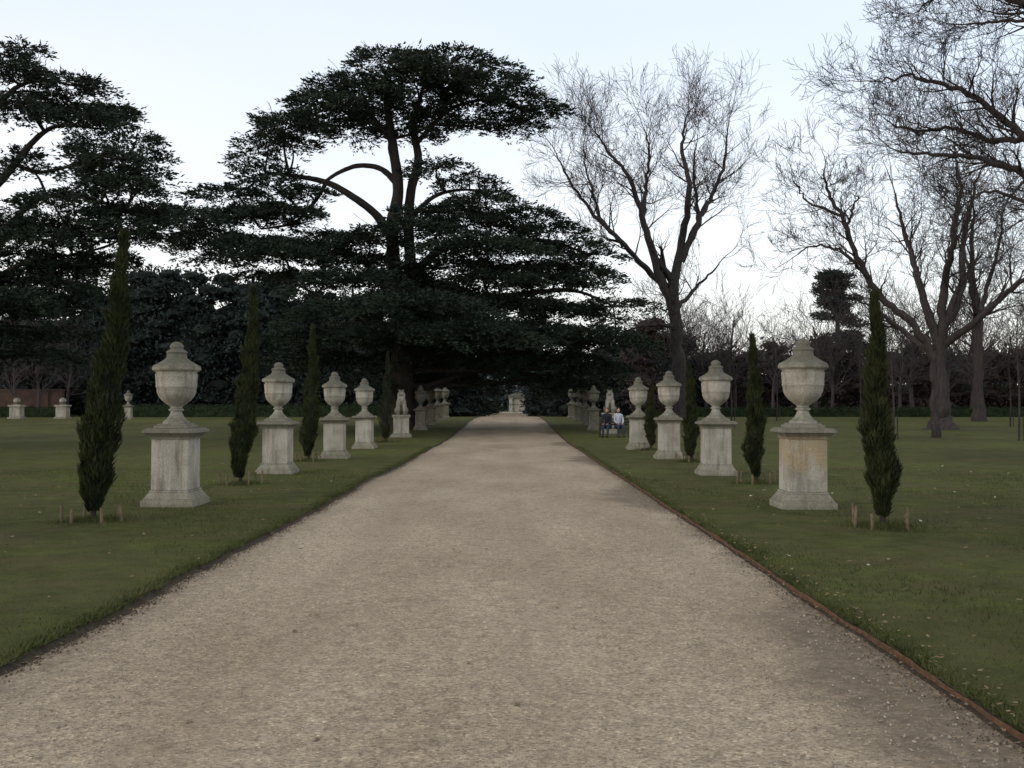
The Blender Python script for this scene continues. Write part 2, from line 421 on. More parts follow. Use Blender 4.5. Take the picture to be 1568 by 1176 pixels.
# ------------------------------------------------------------ stone urns
def pedestal(mb):
    B = lambda z0, z1, a, b=None: boxes(mb, 0, 0, z0, z1, a * .84, a * .84, (b or a) * .84, (b or a) * .84)
    B(-.03, .10, .99); B(.10, .125, .95, .92); B(.125, .23, .91, .75); B(.23, .255, .75)
    B(.255, 1.06, .70, .69); B(1.06, 1.085, .745); B(1.085, 1.15, .755, .89); B(1.15, 1.20, .97, .965); B(1.20, 1.222, .92, .86)
def urn_part(mb):
    boxes(mb, 0, 0, 1.222, 1.27, .54, .54, .53, .53)
    boxes(mb, 0, 0, 1.27, 1.295, .48, .48, .44, .44)
    prof = [(.205, 1.29), (.21, 1.315), (.20, 1.33), (.155, 1.36), (.115, 1.41), (.092, 1.46), (.085, 1.49), (.115, 1.50), (.12, 1.52), (.095, 1.535), (.085, 1.55),
            (.10, 1.57), (.155, 1.61), (.215, 1.66), (.262, 1.72), (.29, 1.79), (.305, 1.86), (.313, 1.87), (.318, 1.885), (.313, 1.90), (.318, 1.98), (.325, 2.05), (.328, 2.075),
            (.312, 2.09), (.315, 2.11), (.345, 2.13), (.372, 2.145), (.375, 2.185), (.36, 2.19), (.365, 2.20), (.362, 2.215), (.335, 2.225), (.30, 2.245), (.245, 2.275), (.195, 2.31),
            (.165, 2.335), (.158, 2.35), (.152, 2.41), (.165, 2.42), (.168, 2.435), (.14, 2.455), (.105, 2.475), (.10, 2.49), (.112, 2.505), (.105, 2.54), (.075, 2.575), (.03, 2.597), (.001, 2.60)]
    n = 48; th = np.linspace(0, 2 * np.pi, n, endpoint=False)
    rings = []
    for r, z in prof:
        R = np.full(n, r)
        if 1.56 < z < 1.855: R = R * (1 + .035 * np.abs(np.sin(th * 8)))
        if 2.16 < z < 2.21: R = R * (1 + .012 * np.cos(th * 24))
        rings.append(np.stack([R * np.cos(th), R * np.sin(th), np.full(n, z)], -1))
    m = len(prof); i = np.arange(m - 1)[:, None]; j = np.arange(n)[None]; j2 = (j + 1) % n
    mb.add(np.array(rings), np.stack([i * n + j, i * n + j2, (i + 1) * n + j2, (i + 1) * n + j], -1).reshape(-1, 4), 0, True)
def urnmesh(nm, m):
    u = MB(); pedestal(u); urn_part(u); me = u.build(nm, [m], link=False)
    return me
me_a = urnmesh('urn_mesh', M_stone); me_b = urnmesh('urn_mesh_stained', M_stone2); me_d = urnmesh('urn_mesh_cedar_shade', M_dstone)
def put_urn(x, y, me, s=1.0, rz=0):
    o = obj('stone_urn_on_pedestal', me, (x, y, float(hgt(y)) + T - .01), rot=(random.uniform(-.008, .008), random.uniform(-.008, .008), rz), sc=(s, s, s))
    m = o.modifiers.new('bevel', 'BEVEL'); m.width = .008; m.segments = 2; m.limit_method = 'ANGLE'; m.angle_limit = 1.0
    return o
for k, (x, y) in enumerate([(4.47, 16.1), (4.6, 23.6), (4.62, 30.8), (4.55, 37.6)]):
    put_urn(x, y, me_b if k == 0 else me_a, 1.0, random.uniform(-.03, .03))
for k, (x, y) in enumerate([(-5.30, 16.5), (-5.42, 24.2), (-5.25, 31), (-5.38, 38.2)]):
    put_urn(x, y, me_a, .99, random.uniform(-.03, .03))
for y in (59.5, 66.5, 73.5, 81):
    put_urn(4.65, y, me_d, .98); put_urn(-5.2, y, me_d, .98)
put_urn(-29.0, 79, me_a, .85)

for x, y in ((-37.9, 80), (-34.6, 80.5)):
    q = MB(); boxes(q, 0, 0, 0, .15, 1, 1, .95, .95); boxes(q, 0, 0, .15, .95, .78, .78); boxes(q, 0, 0, .95, 1.08, .95, .95)
    boxes(q, 0, 0, 1.08, 1.16, .4, .4); ball(q, (0, 0, 1.38), (.26, .26, .26)); q.build('stone_pedestal', [M_stone], loc=(x, y, float(hgt(y)) + T))

def statue(x, y, rz):
    q = MB(); boxes(q, 0, 0, -.03, .12, 1.0, 1.3); boxes(q, 0, 0, .12, .2, .95, 1.25, .8, 1.1); boxes(q, 0, 0, .2, .92, .74, 1.04); boxes(q, 0, 0, .92, 1.03, .78, 1.08, .92, 1.22); boxes(q, 0, 0, 1.03, 1.08, .86, 1.16)
    pts, rr = catmull([(0, .42, 1.2), (0, .30, 1.38), (0, .05, 1.62), (0, -.12, 1.85), (0, -.18, 2.02)], [.20, .27, .24, .19, .13])
    tube(q, pts, rr, 14)
    ball(q, (.19, .30, 1.27), (.16, .28, .20)); ball(q, (-.19, .30, 1.27), (.16, .28, .20))
    ball(q, (0, -.2, 2.12), (.135, .16, .17)); ball(q, (0, -.34, 2.08), (.07, .09, .07))
    ball(q, (.10, -.14, 2.25), (.035, .03, .06)); ball(q, (-.10, -.14, 2.25), (.035, .03, .06))
    ball(q, (0, -.12, 2.0), (.20, .14, .24))
    for s in (-1, 1):
        pts, rr = catmull([(s * .13, -.14, 1.72), (s * .14, -.26, 1.4), (s * .14, -.30, 1.12)], [.11, .075, .06]); tube(q, pts, rr, 10)
        ball(q, (s * .14, -.38, 1.115), (.075, .12, .05)); ball(q, (s * .2, .05, 1.12), (.08, .2, .05))
    q.build('stone_animal_statue', [M_stone], loc=(x, y, float(hgt(y)) + T)).rotation_euler = (0, 0, rz)
statue(-5.35, 50.5, .1); statue(5.15, 55, -.1)

# ------------------------------------------------------------ people on a bench
def mat_c(name, c): return simple(name, tuple(v * .8 for v in c), tuple(min(1, v * 1.2) for v in c), 20)
M_skin = mat_c('skin', (.42, .27, .2)); M_hair = mat_c('hair', (.04, .025, .018))
M_darkc = mat_c('dark_coat', (.018, .02, .028)); M_jean = mat_c('jeans', (.03, .04, .07)); M_white = mat_c('white_jacket', (.40, .43, .48)); M_shoe = mat_c('shoe', (.02, .018, .016))
bz = float(hgt(50.5)) + T
q = MB()
for k in range(4): boxes(q, 0, -.2 + k * .12, .42, .45, 1.5, .10)
for k in range(3): boxes(q, 0, .25 + k * .02, .56 + k * .12, .65 + k * .12, 1.5, .025)
for s in (-.7, .7):
    boxes(q, s, -.22, 0, .42, .06, .06); boxes(q, s, .24, 0, .9, .06, .06); boxes(q, s, 0, .36, .415, .05, .44); boxes(q, s, -.02, .62, .655, .06, .52); boxes(q, s, -.23, .451, .62, .05, .05)
q.build('park_bench', [M_bench], loc=(4.95, 50.5, bz)).rotation_euler = (0, 0, -.15)
def skin_obj(name, vs, es, rs, m, parent):
    me = bpy.data.meshes.new(name); me.from_pydata(vs, es, []); me.materials.append(m)
    o = obj(name, me, parent=parent); mo = o.modifiers.new('skin', 'SKIN')
    for k, r in enumerate(rs): me.skin_vertices[0].data[k].radius = (r, r)
    me.skin_vertices[0].data[0].use_root = True
    mo.use_smooth_shade = True
    s = o.modifiers.new('sub', 'SUBSURF'); s.levels = 1; s.render_levels = 1
def person(x, y, rz, coat, lean):
    E = empty('person', (x, y, bz)); E.rotation_euler = (0, 0, rz)
    L = lean
    vs = [(0, 0, .53), (0, L * .3 + .02, .72), (0, L * .7, .93), (0, L, 1.08), (0, L * 1.1, 1.17),
          (.17, L, 1.05), (.22, L - .08, .80), (.12, L - .28, .66), (-.17, L, 1.05), (-.22, L - .08, .80), (-.12, L - .28, .66)]
    skin_obj('coat', vs, [(0, 1), (1, 2), (2, 3), (3, 4), (3, 5), (5, 6), (6, 7), (3, 8), (8, 9), (9, 10)], [.17, .15, .16, .13, .06, .075, .058, .045, .075, .058, .045], coat, E)
    vs = [(0, 0, .53), (.10, -.05, .53), (.12, -.45, .52), (.12, -.50, .10), (-.10, -.05, .53), (-.12, -.44, .52), (-.13, -.42, .10)]
    skin_obj('trousers', vs, [(0, 1), (1, 2), (2, 3), (0, 4), (4, 5), (5, 6)], [.14, .10, .075, .05, .10, .075, .05], M_jean, E)
    h = MB(); hy = L * 1.15 - .02
    ball(h, (0, hy, 1.29), (.078, .095, .12)); ball(h, (0, hy - .098, 1.275), (.014, .02, .022)); ball(h, (0, hy - .085, 1.235), (.026, .012, .008))
    for s in (-1, 1):
        ball(h, (s * .08, hy + .005, 1.285), (.012, .022, .032)); ball(h, (s * .03, hy - .085, 1.30), (.012, .008, .008), 1)
        ball(h, (s * .11, L - .33, .635), (.042, .05, .018))
        for f in range(4):
            fx = s * .11 + (f - 1.5) * .021; ln = [.065, .075, .07, .055][f]
            tube(h, [(fx, L - .36, .637), (fx, L - .37 - ln * .5, .632), (fx, L - .37 - ln, .612)], [.010, .009, .007], 6)
        tube(h, [(s * .075, L - .31, .637), (s * .05, L - .35, .63), (s * .048, L - .385, .618)], [.012, .010, .008], 6)
    h.build('head_and_hands', [M_skin, M_hair], parent=E)
    hh = MB(); ball(hh, (0, hy + .025, 1.325), (.092, .10, .11), 0, .02); ball(hh, (0, hy + .07, 1.25), (.08, .05, .10), 0, .02); hh.build('hair', [M_hair], parent=E)
    sh = MB()
    for s, yy in ((.12, -.53), (-.13, -.45)): ball(sh, (s, yy - .04, .045), (.05, .13, .045))
    sh.build('shoes', [M_shoe], parent=E)
person(4.62, 50.42, -.35, M_darkc, -.10); person(5.12, 50.4, .2, M_white, .0)

# ------------------------------------------------------------ cypresses
def cypress(x, y, H, W, leanx, n, seed):
    r = np.random.default_rng(seed); E = empty('cypress_tree', (x, y, float(hgt(y)) + T - .01))
    mb = MB()
    t = r.random(n) ** 1.1
    prof = lambda t: W / 2 * (.35 + .65 * np.clip(t / .14, 0, 1)) * np.where(t < .3, .82 + .18 * t / .3, 1) * (1 - np.clip((t - .25) / .75, 0, 1) ** 1.15 * .95)
    ph = r.uniform(0, 6.28, 6); a = r.uniform(0, 6.28, n)
    lump = 1 + .20 * np.sin(t * 27 + a * 2 + ph[0]) + .15 * np.sin(t * 53 - a * 3 + ph[1]) + .14 * np.sin(t * 13 + a + ph[2])
    rad = prof(t) * lump * (.55 + .45 * r.random(n) ** .5)
    wob = lambda t: leanx * t + .03 * np.sin(t * 7 + ph[3]) + .012 * np.sin(t * 21 + ph[4])
    z = .14 + t * (H - .24)
    P = np.stack([wob(t) + rad * np.cos(a), rad * np.sin(a), z], -1)
    D = np.stack([np.cos(a) * .25, np.sin(a) * .25, np.ones(n)], -1) + r.normal(0, .22, (n, 3))
    diamonds(mb, P, D, r.uniform(.06, .16, n), r.uniform(.010, .022, n), 0, r)
    for k in range(14):
        tt = r.uniform(.02, .8); aa = r.uniform(0, 6.28); m = 90; u_ = r.random(m)
        rr = float(prof(tt)) * (.7 + .65 * u_); dz = u_ * r.uniform(.15, .32)
        P = np.stack([wob(tt) + rr * np.cos(aa) + r.normal(0, .015, m), rr * np.sin(aa) + r.normal(0, .015, m), .14 + tt * (H - .24) + dz], -1)
        diamonds(mb, P, np.stack([np.full(m, np.cos(aa) * .4), np.full(m, np.sin(aa) * .4), np.ones(m)], -1) + r.normal(0, .25, (m, 3)), r.uniform(.05, .12, m), .016, 0, r)
    mb.build('foliage', [M_cyp], parent=E)
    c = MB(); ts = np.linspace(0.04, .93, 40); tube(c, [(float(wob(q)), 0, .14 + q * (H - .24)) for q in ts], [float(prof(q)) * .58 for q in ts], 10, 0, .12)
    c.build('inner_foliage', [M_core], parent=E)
    tk = MB(); tube(tk, [(0, 0, -.02), (0.01, 0, .25), (leanx * .15, 0, .6)], [.045, .035, .03], 8); tk.build('trunk', [M_bark], parent=E)
    st = MB()
    for q in range(6):
        an = q * 1.047 + r.uniform(-.2, .2); R = r.uniform(.32, .44); hx = r.uniform(-.03, .03)
        tube(st, [(R * math.cos(an), R * math.sin(an) * .9, -.02), (R * math.cos(an) + hx, R * math.sin(an) * .9, r.uniform(.2, .3))], [.02, .02], 7)
    st.build('stakes', [M_wood], parent=E)
    m = 1800; aa = r.uniform(0, 6.28, m); R = np.abs(r.normal(0, .28, m))
    y2 = y + R * np.sin(aa); P = np.stack([x + R * np.cos(aa), y2, hgt(y2) + T - .01], -1)
    D = np.stack([r.normal(0, .4, m), r.normal(0, .4, m), np.ones(m)], -1); S = norm(np.stack([r.normal(size=m), r.normal(size=m), np.zeros(m)], -1)) * .005
    gb.add(np.stack([P - S, P + S, P + norm(D) * r.uniform(.04, .13, m)[:, None]], 1), np.arange(m * 3).reshape(m, 3))
cypress(-5.60, 14.0, 3.95, .46, .40, 15000, 1)
cypress(-5.35, 20.6, 3.95, .42, .28, 11000, 2)
cypress(-5.70, 29.3, 3.85, .44, .13, 8000, 3)
cypress(-5.45, 45, 3.9, .5, .1, 5000, 4)
cypress(4.72, 13.35, 3.05, .34, -.10, 13000, 5)
cypress(4.85, 20.8, 3.02, .34, -.05, 9000, 6)
cypress(4.98, 29.0, 2.75, .34, -.03, 7000, 7)
cypress(4.9, 37, 2.4, .34, .03, 4000, 8)
gb.build('lawn_grass_blades', [M_blade])

# ------------------------------------------------------------ cedars
def cedar(name, base, d, shelves, trunks, limbs, seed, dens=15, tl=.38, cyr=3.0, thr=-.5):
    s = d / 1600.0
    w = lambda a, b, cy=0: ((a - 785) * s, d + cy, 1.6 + (622 - b) * s)
    random.seed(seed); r = np.random.default_rng(seed)
    E = empty(name, base); off = np.array(base)
    tr = MB(); axis = []
    for pts, rads in trunks:
        q, rr = catmull([np.array(w(*p_)) - off for p_ in pts], rads, 6); tube(tr, q, rr, 12, 0, .04); axis += [(v, k) for v, k in zip(q, rr)]
    for pts, rads in limbs:
        q, rr = catmull([np.array(w(*p_)) - off for p_ in pts], rads, 6); tube(tr, q, rr, 8, 0, .04); axis += [(v, k) for v, k in zip(q, rr)]
    fo = MB(); twigs = []
    C = []; Dd = []
    ph = r.uniform(0, 6.28, 6)
    for sh in shelves:
        sx, sy, R = sh[:3]; cy = sh[3] if len(sh) > 3 else r.uniform(-cyr, cyr)
        c = Vector(np.array(w(sx, sy, cy)) - off); R = R * s * 1.06
        best = min(axis, key=lambda a: (a[0] - c).length + max(0, a[0].z - c.z + .2) * 3)
        a0 = best[0]; Ld = (c - a0).length
        mid = a0.lerp(c, .5) + Vector((random.uniform(-.3, .3), random.uniform(-.3, .3), .10 * Ld * random.uniform(-.5, 1)))
        q, rr = catmull([a0, mid, c], [min(best[1] * .8, .05 + .014 * Ld), .04 + .006 * Ld, .03], 5); tube(tr, q, rr, 6, 0, .03)
        for k in range(5):
            an = random.uniform(0, 6.28); u_ = Vector((math.cos(an), math.sin(an), random.uniform(-.05, .12)))
            grow(twigs, c.lerp(mid, random.uniform(0, .35)), u_, R * random.uniform(.6, .85), .03, 1, 2, .012, .10, -.01, .5, .8)
        n = int(dens * 3.1416 * R * R) + 30
        a = r.uniform(0, 6.28, n); rad = R * np.sqrt(r.random(n)) * (1 + .25 * np.sin(a * 3 + ph[0] + sx) + .18 * np.sin(a * 7 + sx))
        px, py = rad * np.cos(a), rad * np.sin(a)
        pz = .08 * R - .20 * R * (rad / R) ** 2 + r.normal(0, .06 + .015 * R, n) + .08 * np.sin(px * 2.1 + ph[1]) * np.sin(py * 1.9 + sy)
        sub = r.random(n) < .25
        pz = np.where(sub, pz - r.uniform(.15, .5, n), pz)
        keep = (np.sin(px * 2.2 + sx) * np.sin(py * 1.9 + ph[3]) + np.sin(px * 4.4 + py * 3.7 + sy) * .6 + r.normal(0, .25, n)) > thr
        P = np.stack([px, py, pz], -1)[keep] + np.array(c)
        O = np.stack([np.cos(a), np.sin(a), np.full(n, .0)], -1)[keep] + r.normal(0, .35, (int(keep.sum()), 3)) * np.array([1, 1, .25])
        C.append(P); Dd.append(norm(O))
    C = np.concatenate(C); Dd = np.concatenate(Dd)
    k = 8
    P = np.repeat(C, k, 0); O = np.repeat(Dd, k, 0)
    P = P + O * r.uniform(0, tl * 1.9, (len(P), 1)) + r.normal(0, .035, P.shape)
    O = O + r.normal(0, .5, O.shape) * np.array([1, 1, .6]) + np.array([0, 0, .10])
    diamonds(fo, P, O, r.uniform(tl * .4, tl * 1.05, len(P)), r.uniform(tl * .17, tl * .34, len(P)), 0, r)
    fo.build('foliage', [M_cedar], parent=E)
    tr.build('trunk_and_limbs', [M_bark], parent=E)
    tw = MB(); segs(tw, twigs, 3); tw.build('branches', [M_bark], parent=E)

S1 = [(650, 92, 50, 0), (605, 112, 62), (700, 118, 66), (755, 125, 58), (795, 152, 50, 0), (832, 166, 30, 0), (540, 138, 60), (492, 158, 54), (448, 186, 48), (412, 212, 40, 0), (388, 238, 30, 0),
      (565, 162, 66), (640, 145, 80), (725, 150, 70), (670, 178, 44), (640, 200, 30), (505, 188, 46), (450, 222, 36), (762, 182, 34), (600, 140, 80, 5), (700, 140, 80, -5), (520, 165, 60, 4), (455, 205, 44, -3), (790, 168, 36, 3), (540, 185, 40, -4),
      (405, 262, 40), (350, 298, 50), (425, 290, 50), (300, 332, 46, 0), (275, 345, 24, 0), (372, 325, 66), (445, 330, 56), (335, 365, 66), (410, 380, 66), (475, 300, 34), (380, 300, 50, 4), (320, 345, 44, -4), (400, 350, 60, 5),
      (480, 380, 64), (395, 412, 40), (520, 362, 50), (555, 400, 70), (470, 425, 38), (450, 400, 60, -4), (300, 372, 34), (345, 395, 40),
      (635, 262, 16, 0), (675, 268, 36), (722, 283, 40), (755, 296, 22, 0), (690, 310, 60), (745, 318, 52), (805, 332, 54), (845, 352, 48), (885, 375, 42), (915, 390, 30, 0),
      (720, 345, 80), (640, 360, 70), (790, 372, 80), (870, 402, 60), (590, 420, 80), (690, 405, 90), (760, 432, 70), (840, 432, 66), (650, 330, 40), (575, 375, 50), (830, 395, 60, 4), (740, 390, 80, -4), (900, 420, 44),
      (515, 465, 50), (590, 460, 90), (690, 460, 95), (790, 465, 90), (870, 470, 66), (945, 468, 44), (640, 430, 80, 4), (560, 440, 70, -5),
      (500, 515, 70, -2), (590, 510, 100), (700, 500, 100), (800, 508, 95), (890, 512, 75), (950, 520, 55, 2), (540, 548, 90, 3), (650, 545, 100, 2), (760, 542, 95, 3), (860, 545, 75, 3), (925, 560, 50, 4),
      (650, 480, 90, -7), (720, 515, 80, -6), (600, 440, 80, 7), (720, 440, 90, 7), (780, 500, 80, 8), (520, 500, 80, 6), (560, 490, 70, -7), (620, 520, 70, -7), (470, 540, 60, 3), (600, 570, 70, 5), (560, 585, 50, -3), (680, 575, 60, 5), (840, 575, 60, 6), (900, 590, 50, 7)]
trunks = [([(622, 668), (620, 640), (617, 580), (614, 500), (606, 430), (601, 350), (610, 290), (603, 230), (594, 170), (590, 130)], [1.15, .78, .66, .58, .42, .36, .32, .28, .22, .12]),
          ([(616, 520, .2), (628, 430, .4), (625, 350, .5), (628, 290, .5), (640, 240, .4), (633, 190, .3), (648, 130, 0)], [.42, .36, .3, .28, .24, .2, .1])]
limbs = [([(606, 375), (578, 330), (540, 300), (500, 278), (450, 268), (405, 262)], [.3, .24, .2, .17, .13, .08]),
         ([(612, 285), (585, 258), (550, 252), (520, 262), (498, 276)], [.2, .16, .14, .12, .1]),
         ([(500, 278), (480, 310), (450, 340), (400, 350)], [.13, .11, .09, .05]),
         ([(614, 470), (560, 400), (500, 385), (420, 390), (340, 372)], [.28, .22, .16, .1, .05]),
         ([(622, 430), (680, 380), (760, 370), (840, 368), (900, 388)], [.28, .22, .16, .1, .05]),
         ([(617, 520), (700, 470), (800, 450), (880, 445), (940, 468)], [.3, .22, .16, .1, .05]),
         ([(617, 540), (560, 490), (500, 460), (450, 432)], [.24, .16, .1, .05]),
         ([(630, 330), (665, 300), (700, 290), (740, 290)], [.16, .12, .09, .05]),
         ([(640, 215), (690, 165), (750, 150), (810, 165)], [.16, .12, .08, .04]),
         ([(600, 215), (560, 170), (500, 165), (430, 200)], [.16, .12, .09, .05]),
         ([(602, 250), (598, 215), (640, 200), (670, 180)], [.1, .09, .08, .04])]
cedar('cedar_tree', ((622 - 785) * .0375, 60, float(hgt(60))), 60, S1, trunks, limbs, 21, 24, .32, 3.0, -.75)

S2 = [(12, 52, 26), (-60, 70, 80), (20, 108, 50), (75, 110, 46), (118, 126, 36, 0), (140, 148, 32), (178, 170, 28, 0), (95, 160, 50), (150, 190, 42), (208, 210, 30, 0), (200, 232, 40), (230, 264, 30, 0),
      (10, 160, 56), (130, 224, 42), (165, 262, 50), (215, 290, 36), (235, 320, 24, 0), (175, 318, 48), (110, 290, 46), (60, 262, 30), (30, 345, 44), (120, 348, 60), (195, 350, 40), (70, 350, 50),
      (0, 380, 60), (75, 392, 60), (140, 387, 46), (20, 425, 64), (90, 436, 46), (-20, 470, 74), (50, 470, 54), (0, 215, 26), (-60, 330, 70), (-80, 420, 90), (-150, 250, 90), (-180, 380, 90), (-130, 120, 90), (100, 405, 40), (-40, 520, 64), (20, 510, 46),
      (-60, 160, 70, -3), (150, 305, 54, 3), (95, 240, 30, 3), (20, 540, 60, 2), (60, 500, 50, 3), (30, 455, 60, -2), (90, 375, 60, -2), (185, 248, 40, -2), (40, 128, 44, 2), (200, 302, 38, 2),
      (80, 135, 50, 3), (50, 178, 40, -2), (150, 340, 50, 3), (110, 320, 50, -2), (40, 400, 60, 3), (0, 445, 60, 3), (180, 280, 44, 0), (110, 200, 36, 2)]
tr2 = [([(-120, 680), (-118, 600), (-110, 480), (-95, 330), (-90, 180), (-85, 60)], [.9, .65, .55, .45, .3, .12])]
lm2 = [([(-112, 500), (-40, 330), (20, 250), (55, 208), (90, 190), (150, 195)], [.26, .2, .15, .11, .08, .04]),
       ([(-112, 520), (-20, 400), (30, 325), (70, 300), (120, 300), (190, 320)], [.26, .18, .13, .1, .07, .04]),
       ([(-112, 560), (-30, 450), (40, 400), (110, 390)], [.24, .16, .1, .05]),
       ([(-100, 400), (-40, 220), (10, 140), (60, 120), (110, 128)], [.22, .16, .1, .07, .04]),
       ([(20, 250), (60, 262), (120, 250), (200, 240)], [.1, .08, .06, .03])]
cedar('cedar_tree', ((-120 - 785) * 42 / 1600, 42, 0), 42, S2, tr2, lm2, 33, 42, .26, 2.2, -.65)

# ------------------------------------------------------------ bare trees
def bare(name, d, trunks, seed, dens=1.0, maxl=4, L0=3.2, m=None, rmin=.011, cp=.5):
    s = d / 1600.0; w = lambda a, b, cy=0: Vector(((a - 785) * s, d + cy, 1.6 + (622 - b) * s))
    random.seed(seed); b0 = w(*trunks[0][0][0]); tr = MB(); out = []
    for pts, rads, spawn in trunks:
        q, rr = catmull([w(*p_) - b0 for p_ in pts], rads, 6)
        q = [v + rv(.05) for v in q]
        tube(tr, q, rr, 8, 0, .05)
        n = len(q)
        for k in range(int(n * spawn[0]), n - 1):
            if random.random() < spawn[1] * dens:
                dv = (q[k + 1] - q[k]).normalized(); sd = rv().cross(dv).normalized(); a = random.uniform(.5, 1.0)
                nd = dv * math.cos(a) + sd * math.sin(a)
                f = 1 - .35 * k / n
                grow(out, q[k], nd, L0 * f * random.uniform(.6, 1.15), min(rr[k] * .5, .075), 1, maxl, rmin, .17, .05, .64, cp)
        grow(out, q[-1], (q[-1] - q[-2]).normalized(), L0 * .8, rr[-1], 1, maxl, rmin, .17, .05, .64, cp)
    E = empty(name, b0); tr.build('trunk_and_limbs', [m or M_twig], parent=E)
    tw = MB(); segs(tw, out, 3); tw.build('twigs', [m or M_twig], parent=E)
    return len(out)
c1 = bare('bare_tree', 72, [
    ([(1040, 650), (1040, 600), (1038, 540), (1035, 480), (1030, 430)], [.85, .55, .45, .4, .36], (.7, .3)),
    ([(1035, 480), (1005, 400), (985, 330), (965, 270), (935, 215, 2), (915, 185, 2)], [.36, .28, .2, .14, .08, .04], (.35, .7)),
    ([(1032, 440), (1045, 370), (1050, 300, -2), (1040, 240, -2), (1045, 190, -2)], [.34, .26, .18, .12, .05], (.3, .7)),
    ([(1045, 400), (1070, 340), (1100, 290, 2), (1120, 240, 2), (1125, 190, 2)], [.26, .2, .15, .1, .05], (.25, .7)),
    ([(1030, 450), (1000, 420), (950, 385, -3), (905, 340, -3), (870, 290, -3), (850, 250, -3)], [.28, .22, .16, .12, .08, .04], (.35, .7)),
    ([(985, 330), (1000, 270, 3), (1005, 220, 3), (1000, 180, 3)], [.17, .13, .09, .04], (.15, .7)),
    ([(1060, 370), (1085, 320, 3), (1075, 250, 3), (1082, 200, 3)], [.17, .13, .09, .04], (.2, .7)),
    ([(1040, 470), (1080, 430, 2), (1110, 400, 2)], [.18, .1, .05], (.2, .6)),
    ([(950, 385, -3), (925, 345, -1), (905, 280, 0), (895, 230, 0)], [.14, .11, .08, .04], (.2, .7)),
    ([(1033, 500), (1000, 500, -2), (950, 510, -2)], [.18, .1, .05], (.2, .6)),
], 5, 1.0, 4, 3.2, rmin=.010, cp=.58)
c2 = bare('bare_tree', 50, [
    ([(1433, 675), (1432, 620), (1430, 560), (1405, 500), (1360, 462), (1325, 415), (1300, 350), (1275, 300), (1262, 262)], [.24, .19, .18, .18, .17, .14, .11, .08, .04], (.5, .75)),
    ([(1330, 425), (1290, 395, -1), (1250, 380, -1), (1215, 392, -1)], [.11, .08, .05, .03], (.2, .7)),
    ([(1300, 350), (1320, 310, 1), (1330, 290, 1)], [.08, .05, .03], (.2, .7)),
    ([(1290, 330), (1250, 300, 1), (1225, 270, 1)], [.08, .05, .03], (.2, .7)),
], 8, 1.0, 4, 1.8, rmin=.009, cp=.5)
c3 = bare('bare_tree', 60, [
    ([(1443, 672), (1443, 640), (1442, 600), (1440, 550), (1445, 500)], [1.3, .55, .42, .38, .34], (.8, .3)),
    ([(1442, 540), (1420, 470), (1405, 410), (1398, 350, 1), (1385, 290, 1)], [.3, .24, .17, .12, .05], (.3, .7)),
    ([(1445, 500), (1450, 430), (1440, 370, -2), (1450, 310, -2), (1445, 250, -2)], [.28, .22, .17, .11, .05], (.2, .7)),
    ([(1446, 510), (1475, 440), (1500, 370, 2), (1512, 310, 2), (1530, 250, 2)], [.28, .22, .17, .11, .05], (.2, .7)),
    ([(1446, 530), (1490, 480, -2), (1545, 430, -2), (1600, 390, -2)], [.24, .18, .12, .05], (.2, .7)),
    ([(1440, 550), (1400, 500, 2), (1360, 470, 2), (1330, 455, 2)], [.2, .14, .08, .04], (.3, .6)),
], 13, 1.0, 4, 3.0, rmin=.010, cp=.56)
c5 = bare('bare_tree', 74, [
    ([(1500, 655), (1499, 600), (1500, 520), (1496, 450), (1490, 380), (1495, 310)], [.6, .35, .3, .24, .16, .06], (.45, .7)),
    ([(1500, 520), (1530, 450, 2), (1550, 380, 2), (1560, 310, 2)], [.22, .17, .11, .05], (.2, .7)),
    ([(1498, 500), (1470, 440, -2), (1455, 370, -2)], [.2, .13, .05], (.2, .7)),
], 23, 1.0, 4, 3.0, rmin=.011, cp=.55)
c4 = bare('bare_tree', 36, [
    ([(1700, 700), (1698, 560), (1690, 400), (1670, 200), (1640, 60)], [.55, .45, .4, .32, .2], (.5, .3)),
    ([(1690, 420), (1620, 310), (1560, 260), (1500, 240), (1430, 235), (1375, 232)], [.24, .18, .13, .09, .06, .03], (.25, .85)),
    ([(1680, 300), (1600, 200, 1), (1540, 150, 1), (1470, 110, 1), (1410, 100, 1), (1350, 110, 1)], [.2, .15, .11, .08, .05, .02], (.2, .9)),
    ([(1660, 150), (1600, 60, -1), (1530, 10, -1), (1460, -10, -1), (1400, 20, -1)], [.18, .13, .1, .06, .03], (.2, .9)),
    ([(1650, 100), (1600, -20, 1), (1540, -90, 1), (1470, -120, 1)], [.18, .13, .08, .04], (.2, .85)),
    ([(1690, 380), (1630, 340, -1), (1570, 330, -1), (1510, 300, -1), (1460, 320, -1)], [.17, .12, .08, .05, .03], (.2, .85)),
    ([(1600, 200, 1), (1560, 190, 2), (1500, 170, 2), (1440, 175, 2), (1390, 160, 2)], [.12, .1, .07, .05, .02], (.1, .9)),
    ([(1620, 90, -1), (1560, 70, -2), (1500, 60, -2), (1430, 70, -2)], [.1, .07, .05, .02], (.1, .9)),
], 17, 1.0, 4, 1.9, rmin=.007, cp=.6)

